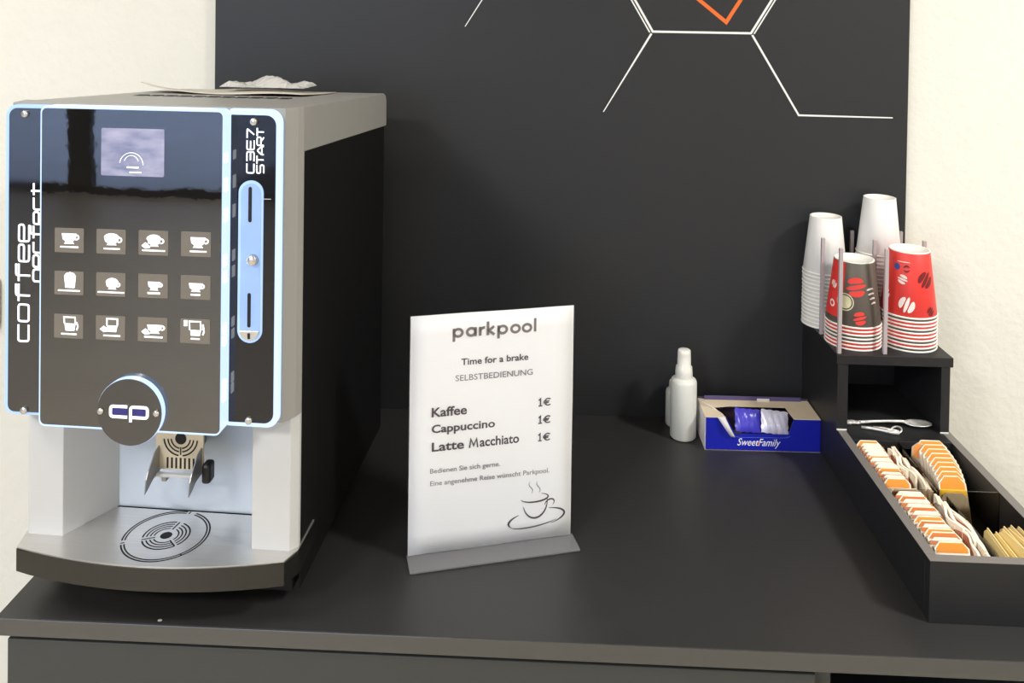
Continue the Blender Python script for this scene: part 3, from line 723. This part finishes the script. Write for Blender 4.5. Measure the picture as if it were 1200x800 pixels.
def rim_mesh(rb, w=.0014):
    n, k2 = 40, 8; v = []; f = []
    for i in range(n):
        for j in range(k2):
            a = 2*PI*i/n; b_ = 2*PI*j/k2; rr = rb-.0002+w*math.cos(b_); v.append((rr*math.cos(a), rr*math.sin(a), w+w*math.sin(b_)))
    for i in range(n):
        for j in range(k2):
            f.append((i*k2+j, ((i+1) % n)*k2+j, ((i+1) % n)*k2+(j+1) % k2, i*k2+(j+1) % k2))
    me = pd(v, f); me.shade_smooth(); return me
def base_mesh(rt, h=CH):
    n = 40; v = []; f = []
    pr = [(rt+.0001, h-.0012), (rt+.0001, h+.0001), (rt-.0010, h+.0004), (rt-.0024, h+.0001), (rt-.0034, h-.004), (0, h-.0041)]
    for (r_, z_) in pr:
        for k in range(n): v.append((r_*math.cos(2*PI*k/n), r_*math.sin(2*PI*k/n), z_))
    for i in range(len(pr)-1):
        for k in range(n): f.append((i*n+k, i*n+(k+1) % n, (i+1)*n+(k+1) % n, (i+1)*n+k))
    me = pd(v, f); me.shade_smooth(); return me
PROTO = {}
def proto(kind, rb, rt, h, mbody, seam=True):
    key = kind
    if key not in PROTO:
        a = cup_mesh(rb, rt, h); a.materials.append(mbody); b_ = rim_mesh(rb); b_.materials.append(M_cupin)
        c_ = base_mesh(rt, h); c_.materials.append(M_cupin); PROTO[key] = (a, b_, c_)
    return PROTO[key]
def cup(kind, rb, rt, h, mbody, loc, label, group, base=False, rz=0):
    a, b_, c_ = proto(kind, rb, rt, h, mbody)
    r = empty('paper_cup', loc, label, 'cup', group, rz=rz)
    for nm, me in (('body', a), ('rim', b_)) + ((('bottom', c_),) if base else ()):
        o = bpy.data.objects.new(nm, me); COL.objects.link(o); o.parent = r
    return r
def conemap(rb, rt, h, off=.0006):
    def fn(s, z):
        r_ = rb+(rt-rb)*z/h+off; a = -PI/2-.30+s/r_
        return (r_*math.cos(a), r_*math.sin(a), z)
    return fn
def blade(parent, cm, name, s0, z0, L_, wd, ang, bow, m, n=10):
    """a curved lens-shaped print stroke on the cup wall"""
    v = []; f = []; ca, sa = math.cos(ang), math.sin(ang)
    for k in range(n+1):
        t = k/n*2-1; w_ = wd*math.sqrt(max(0, 1-t*t)); cx = bow*(1-t*t)
        for s_ in (-1, 0, 1):
            a, b_ = t*L_/2, cx+s_*w_/2
            v.append(cm(s0+a*ca-b_*sa, z0+a*sa+b_*ca))
    for k in range(n):
        for j in (0, 1): a = 3*k+j; f.append((a, a+3, a+4, a+1))
    return link(name, pd(v, f), m, parent)
def bean(parent, cm, s, z, size, ang, m):
    for o_, l_, w_, b_ in ((.275, .82, .31, .06), (0, 1.08, .22, 0), (-.275, .82, .31, -.06)):
        blade(parent, cm, 'bean_print', s-math.sin(ang)*size*o_, z+math.cos(ang)*size*o_, size*l_, size*w_, ang+.10*(o_ == 0), size*b_, m)
ZS = .1818
# stacks: red front right, grey front left, tall white back right, white back left
def stack(n, x, y, pitch, kinds, what, group, jit=.0):
    tops = []
    for i in range(n):
        k = n-1-i     # i = 0 is the topmost cup
        kind, rb, rt, h, mb = kinds[i % len(kinds)] if i else kinds[0]
        lab = ('topmost ' + what[0]) if i == 0 else ('%s paper cup from the top, %s' % (ORD[i], what[1]))
        c_ = cup(kind, rb, rt, h, mb, (x+random.uniform(-jit, jit), y+random.uniform(-jit, jit), ZS+k*pitch), lab, group, base=(i == 0))
        tops.append(c_)
    return tops
RC = ('red', .0402, .0288, CH, M_cupr); GC = ('grey', .0402, .0288, CH, M_cupg); WC = ('white', .0338, .0245, .0890, M_cupw)
red = stack(10, -.0436, -.118, .0055, [RC, GC, RC, RC, GC, RC, RC, GC, RC, GC], ('red cup with white bean prints on the front right stack', 'in the red-topped stack at front right'), 'cups of the red stack')
gry = stack(7, -.1262, -.118, .0055, [GC, RC, RC, GC, GC, RC, RC], ('dark grey cup with red bean prints on the front left stack', 'in the grey-topped stack at front left'), 'cups of the grey stack')
stack(15, -.1445, -.0400, .0061, [WC], ('plain white cup on the shorter white stack at back left', 'in the plain white stack at back left'), 'plain white cups, left stack', .0003)
stack(20, -.0595, -.0400, .0062, [WC], ('plain white cup on the tallest stack at back right', 'in the tall plain white stack at back right'), 'plain white cups, right stack', .0003)
# prints
cm = conemap(.0402, .0288, CH)
t = red[0]
bean(t, cm, -.0060, .0200, .0230, 1.15, M_pw)
bean(t, cm, -.0120, .0560, .0140, -.35, M_pw)
bean(t, cm, .0215, .0570, .0240, .95, M_pk)
bean(t, cm, .0310, .0110, .0130, .8, M_pk)
bean(t, cm, -.0400, .030, .016, .6, M_pw)
blade(t, cm, 'print_dot', -.0205, .0735, .0095, .0095, 0, 0, M_pb)
blade(t, cm, 'print_ring', -.0065, .0735, .0095, .0030, .1, .0025, M_pk)
blade(t, cm, 'print_ring', -.0065, .0705, .0095, .0024, .1, -.0025, M_pk)
blade(t, cm, 'print_line', -.0110, .0815, .0200, .0012, 0, 0, M_pw)
t = gry[0]
bean(t, cm, .0020, .0600, .0290, .15, M_pr)
bean(t, cm, .0080, .0155, .0195, .20, M_pr)
for k in range(4):
    blade(t, cm, 'print_dash', .0235+.0022*k, .0570-k*.0068, .0130-.0010*k, .0030, .12, .0008, M_pw)
# red field with cream ring on the left flank
def field(parent, s0, s1, z0, z1, m, name, off=.0004, slant=0):
    cm2 = conemap(.0402, .0288, CH, off); v = []; f = []; nx = 12
    for i in range(nx+1):
        for j in range(9):
            s = s0+(s1-s0)*i/nx; z = z0+(z1-z0)*j/8; v.append(cm2(s+slant*(j/8), z))
    for i in range(nx):
        for j in range(8): a = i*9+j; f.append((a, a+9, a+10, a+1))
    return link(name, pd(v, f), m, parent)
field(t, -.060, -.0190, .012, .0935, M_cupr, 'red_field', slant=.006)
def ringp(parent, s, z, r0, r1, m, name, off):
    cm2 = conemap(.0402, .0288, CH, off); v = []; f = []; n = 24
    for k in range(n):
        a = 2*PI*k/n
        for r_ in (r0, r1): v.append(cm2(s+r_*math.cos(a), z+r_*math.sin(a)))
    for k in range(n): a = 2*k; b_ = 2*((k+1) % n); f.append((a, a+1, b_+1, b_))
    return link(name, pd(v, f), m, parent)
ringp(t, -.0135, .0370, .0001, .0095, M_pc, 'cream_disc', .0008)
ringp(t, -.0135, .0370, .0112, .0128, M_pc, 'cream_ring', .0008)
bean(t, cm, -.034, .058, .012, 1.1, M_pw)
ringp(t, -.036, .030, .003, .0055, M_pw, 'white_ring', .0008)

# ------------------------------------------------------------------ cutlery on the organiser
sp = empty('serving_spoon', (-.085, -.152, HT), 'ornate silver spoon lying in the opening of the organiser', 'spoon')
v = []; f = []; n = 16
for j, rr in enumerate((1, .8, .55, .25)):
    for k in range(n):
        a = 2*PI*k/n; v.append((.0450+.0200*rr*math.cos(a), .0110*rr*math.sin(a), .0058-.0040*(1-rr*rr)))
for j in range(3):
    for k in range(n): f.append((j*n+k, j*n+(k+1) % n, (j+1)*n+(k+1) % n, (j+1)*n+k))
f.append(tuple(3*n+k for k in range(n)))
o = link('bowl', pd(v, f), M_silver, sp, smooth=True); o.modifiers.new('t', 'SOLIDIFY').thickness = .0012
tube('handle', [(.030, 0, .0055), (.020, .0003, .0068), (0, .0012, .0060), (-.025, .001, .0045), (-.042, 0, .0034)], [.0030, .0021, .0019, .0022, .0028], M_silver, sp, 8)
for k, (x_, rr) in enumerate(((-.044, .0042), (-.050, .0050), (-.0565, .0055), (-.0615, .0038))):
    bm = bmesh.new(); bmesh.ops.create_uvsphere(bm, u_segments=10, v_segments=6, radius=rr)
    for q_ in bm.verts: q_.co.z *= .55; q_.co.x *= 1.15
    link('handle_knot', fin(bm), M_silver, sp, loc=(x_, .001*(k % 2), .0030), smooth=True)
tg = empty('sugar_tongs', (-.098, -.172, HT), 'small silver tongs with looped end lying in front of the spoon', 'tongs')
tube('arm', [(-.030, .006, .0028), (-.018, .002, .0036), (-.005, -.003, .0036), (.008, -.008, .0030), (.018, -.010, .0036)], [.0018, .0022, .0020, .0025, .0028], M_silver, tg, 8)
tube('arm', [(-.012, .008, .0030), (0, .003, .0040), (.010, -.001, .0040), (.020, -.006, .0036)], [.0010, .0014, .0013, .0018], M_silver, tg, 8)
tube('loop', [(.018+.0075*math.cos(a)*.9, -.001+.009*math.sin(a), .0034+.003*math.cos(a)) for a in [x_*.35-1.9 for x_ in range(13)]], .0013, M_silver, tg, 8)
tube('loop', [(.008+.006*math.cos(a), -.006+.004*math.sin(a), .0036) for a in [x_*.45-2.5 for x_ in range(13)]], .0012, M_silver, tg, 8)

# ------------------------------------------------------------------ sachets in the tray
def card(name, loc, w, h, t_, ch, tilt, m, cap, label, group, mcap=None, rz=0, cap_h=.008, stripe=None, ry=0):
    r = empty(name, loc, label, 'sachet', group); r.rotation_euler = (-tilt, ry, rz)
    pts = [(-w/2, 0), (w/2, 0), (w/2, h-ch), (w/2-ch, h), (-w/2+ch, h), (-w/2, h-ch)]
    prism('wrapper', pts, -t_/2, t_/2, 'y', m, r, bev=.0004)
    if cap:
        e = .0022
        prism('printed_cap', [(-w/2+e, h-cap_h), (w/2-e, h-cap_h), (w/2-e, h-ch), (w/2-ch, h-e*.5), (-w/2+ch, h-e*.5), (-w/2+e, h-ch)], -t_/2-.0005, -t_/2+.0002, 'y', mcap or M_so, r, bev=.0001)
    if stripe:
        prism('stripe', [(-w/2+.001, stripe[0]), (w/2-.001, stripe[0]), (w/2-.001, stripe[1]), (-w/2+.001, stripe[1])], -t_/2-.0005, -t_/2+.0002, 'y', stripe[2], r)
    return r
random.seed(11)
N1 = 13
for i in range(N1):
    y = -.2155-i*.0083; last = i == N1-1
    card('tea_sachet', (-.1310+random.uniform(-.001, .001), y-.012, .0090), .0350, .0670+random.uniform(-.001, .001), .0026, .0065, .42, M_sc, True,
         'cream tea sachet in the back left row, %s from the shelf' % ORF[i] if not last else 'cream sachet with full orange cap, nearest in the back left row',
         'cream sachets, back left row', M_so if (i in (0, 5, 9) or last) else M_sc, cap_h=.011 if last or i == 0 else .0045, stripe=None if (last or i == 0) else (.0590, .0630, M_sp if i % 2 else M_so2))
N2 = 14
for i in range(N2):
    y = -.3420-i*.0086; last = i == N2-1
    cp_ = i in (2, 5, 7, 8, 10, 11) or last
    card('tea_sachet', (-.1275+random.uniform(-.001, .001)+.0006*i*.3, y-.008, .0090), .0400, .0660+random.uniform(-.001, .001), .0026, .0070, .42, M_sc, cp_,
         'cream tea sachet in the front left row, %s from the divider' % ORF[i] if not last else 'cream sachet with orange cap against the front board of the tray',
         'cream sachets, front left row', M_so2 if i in (2, 5, 8, 11) else M_so, cap_h=(.011 if last else .0065) if cp_ else .004, stripe=None if cp_ else (.0580, .0620, M_so2 if i % 2 else M_sp))
# wrappers standing lengthwise beside the rows, their wavy edges up
def wavy(loc, L_, h, m, medge, ph, amp, label, group, lean=0):
    r = empty('sugar_wrapper', loc, label, 'sachet', group); r.rotation_euler = (0, lean, 0)
    def sh_(nm, z0, z1, off, mt):
        v = []; f = []; n = 22
        for i in range(n+1):
            t_ = i/n; y = -L_*t_; x = amp*math.sin(ph+t_*6.5)+amp*.5*math.sin(ph*2+t_*13)
            top = z1-.016*abs(t_-.45)**1.6*4+.0016*math.sin(t_*14+ph)
            for xx, zz in ((x-off, z0), (x-off, top), (x+off, top), (x+off, z0)): v.append((xx, y, zz))
        for i in range(n):
            for j in range(4): a = 4*i+j; b_ = 4*i+(j+1) % 4; f.append((a, b_, b_+4, a+4))
        f.append((0, 3, 2, 1)); f.append(tuple(4*n+j for j in range(4)))
        return link(nm, pd(v, f), mt, r)
    sh_('wrapper', 0, h, .0013, m); sh_('sealed_edge', h-.0022, h+.0012, .0015, medge)
    return r
for i, (x, y0, L_, ph, m_) in enumerate(((-.1100, -.218, .060, .2, M_sp), (-.1040, -.210, .080, 1.3, M_sp), (-.0975, -.206, .105, 2.2, M_sg), (-.0935, -.235, .085, 3.0, M_sp))):
    wavy((x, y0, .0085), L_, .0625-.0015*i, m_, M_sc, ph, .0028, '%s wavy pink-edged wrapper right of the back left row' % ['leftmost', 'second', 'foggy third', 'rightmost'][i], 'wavy wrappers at the back')
for i, (x, y0, L_, ph, m_) in enumerate(((-.1005, -.334, .075, .8, M_sg), (-.0950, -.336, .095, 2.0, M_sp), (-.0895, -.345, .100, 3.4, M_sp), (-.0985, -.385, .070, 4.4, M_sp), (-.0845, -.350, .105, 5.2, M_sc))):
    wavy((x, y0, .0085), L_, .0630-.0015*i, m_, M_sc, ph, .0030, '%s wavy brown wrapper right of the front left row' % ['pale leftmost', 'long inner', 'third', 'short front', 'cream rightmost'][i], 'wavy wrappers in front')
# yellow and orange sachets, back right
N3 = 9
for i in range(N3):
    t_ = i/(N3-1); last = i == N3-1
    card('tea_sachet', (-.0435-.014*t_+.004*math.sin(PI*t_), -.2265-.0915*t_, .0085), .0440-.008*t_, .0700-.002*t_, .0032, .0090, .40, M_sc, True,
         ('orange-capped tea sachet in the back right row, %s from the shelf' % ORF[i]) if not last else 'orange and yellow labelled sachet, nearest in the back right row',
         'orange sachets, back right row', M_so, cap_h=.016 if last else .010, stripe=(.0440, .0520, M_sy) if last else None)
card('tea_sachet', (-.0660, -.226, .0085), .030, .066, .003, .007, .35, M_sg, True, 'orange-capped sachet turned sideways left of the back right row', 'orange sachets, back right row', M_so, rz=-.5, cap_h=.020)
card('tea_sachet', (-.0590, -.322, .0085), .034, .050, .0032, .006, .35, M_sg, False, 'foggy translucent sachet in front of the yellow labelled one', 'orange sachets, back right row')
# kraft sachets, front right
for i, (x, y0, L_, m_, h, ln) in enumerate(((-.0700, -.398, .060, M_straw, .056, .18), (-.0620, -.400, .058, M_straw, .053, .20), (-.0530, -.393, .064, M_kraft, .056, .26), (-.0440, -.388, .068, M_kraft, .055, .30), (-.0350, -.385, .070, M_kraft, .052, .34), (-.0580, -.404, .050, M_straw, .058, .22), (-.0480, -.394, .060, M_straw, .0535, .28))):
    r = empty('sugar_sachet', (x, y0, .0095), '%s paper sachet standing lengthwise in the front right compartment' % ['pale yellow leftmost', 'pale yellow second', 'kraft brown third', 'kraft brown fourth', 'kraft brown rightmost', 'short pale middle', 'pale slanted'][i], 'sachet', 'paper sachets, front right')
    r.rotation_euler = (0, ln-.1, .04*(i-2))
    prism('wrapper', [(0, 0), (-L_, 0), (-L_, h), (-.004, h), (0, h-.004)], -.0018, .0018, 'x', m_, r, bev=.0005)
    box('sealed_edge', -.0007, .0007, -L_+.001, -.004, h-.001, h+.003, M_straw, r, bev=.0003)
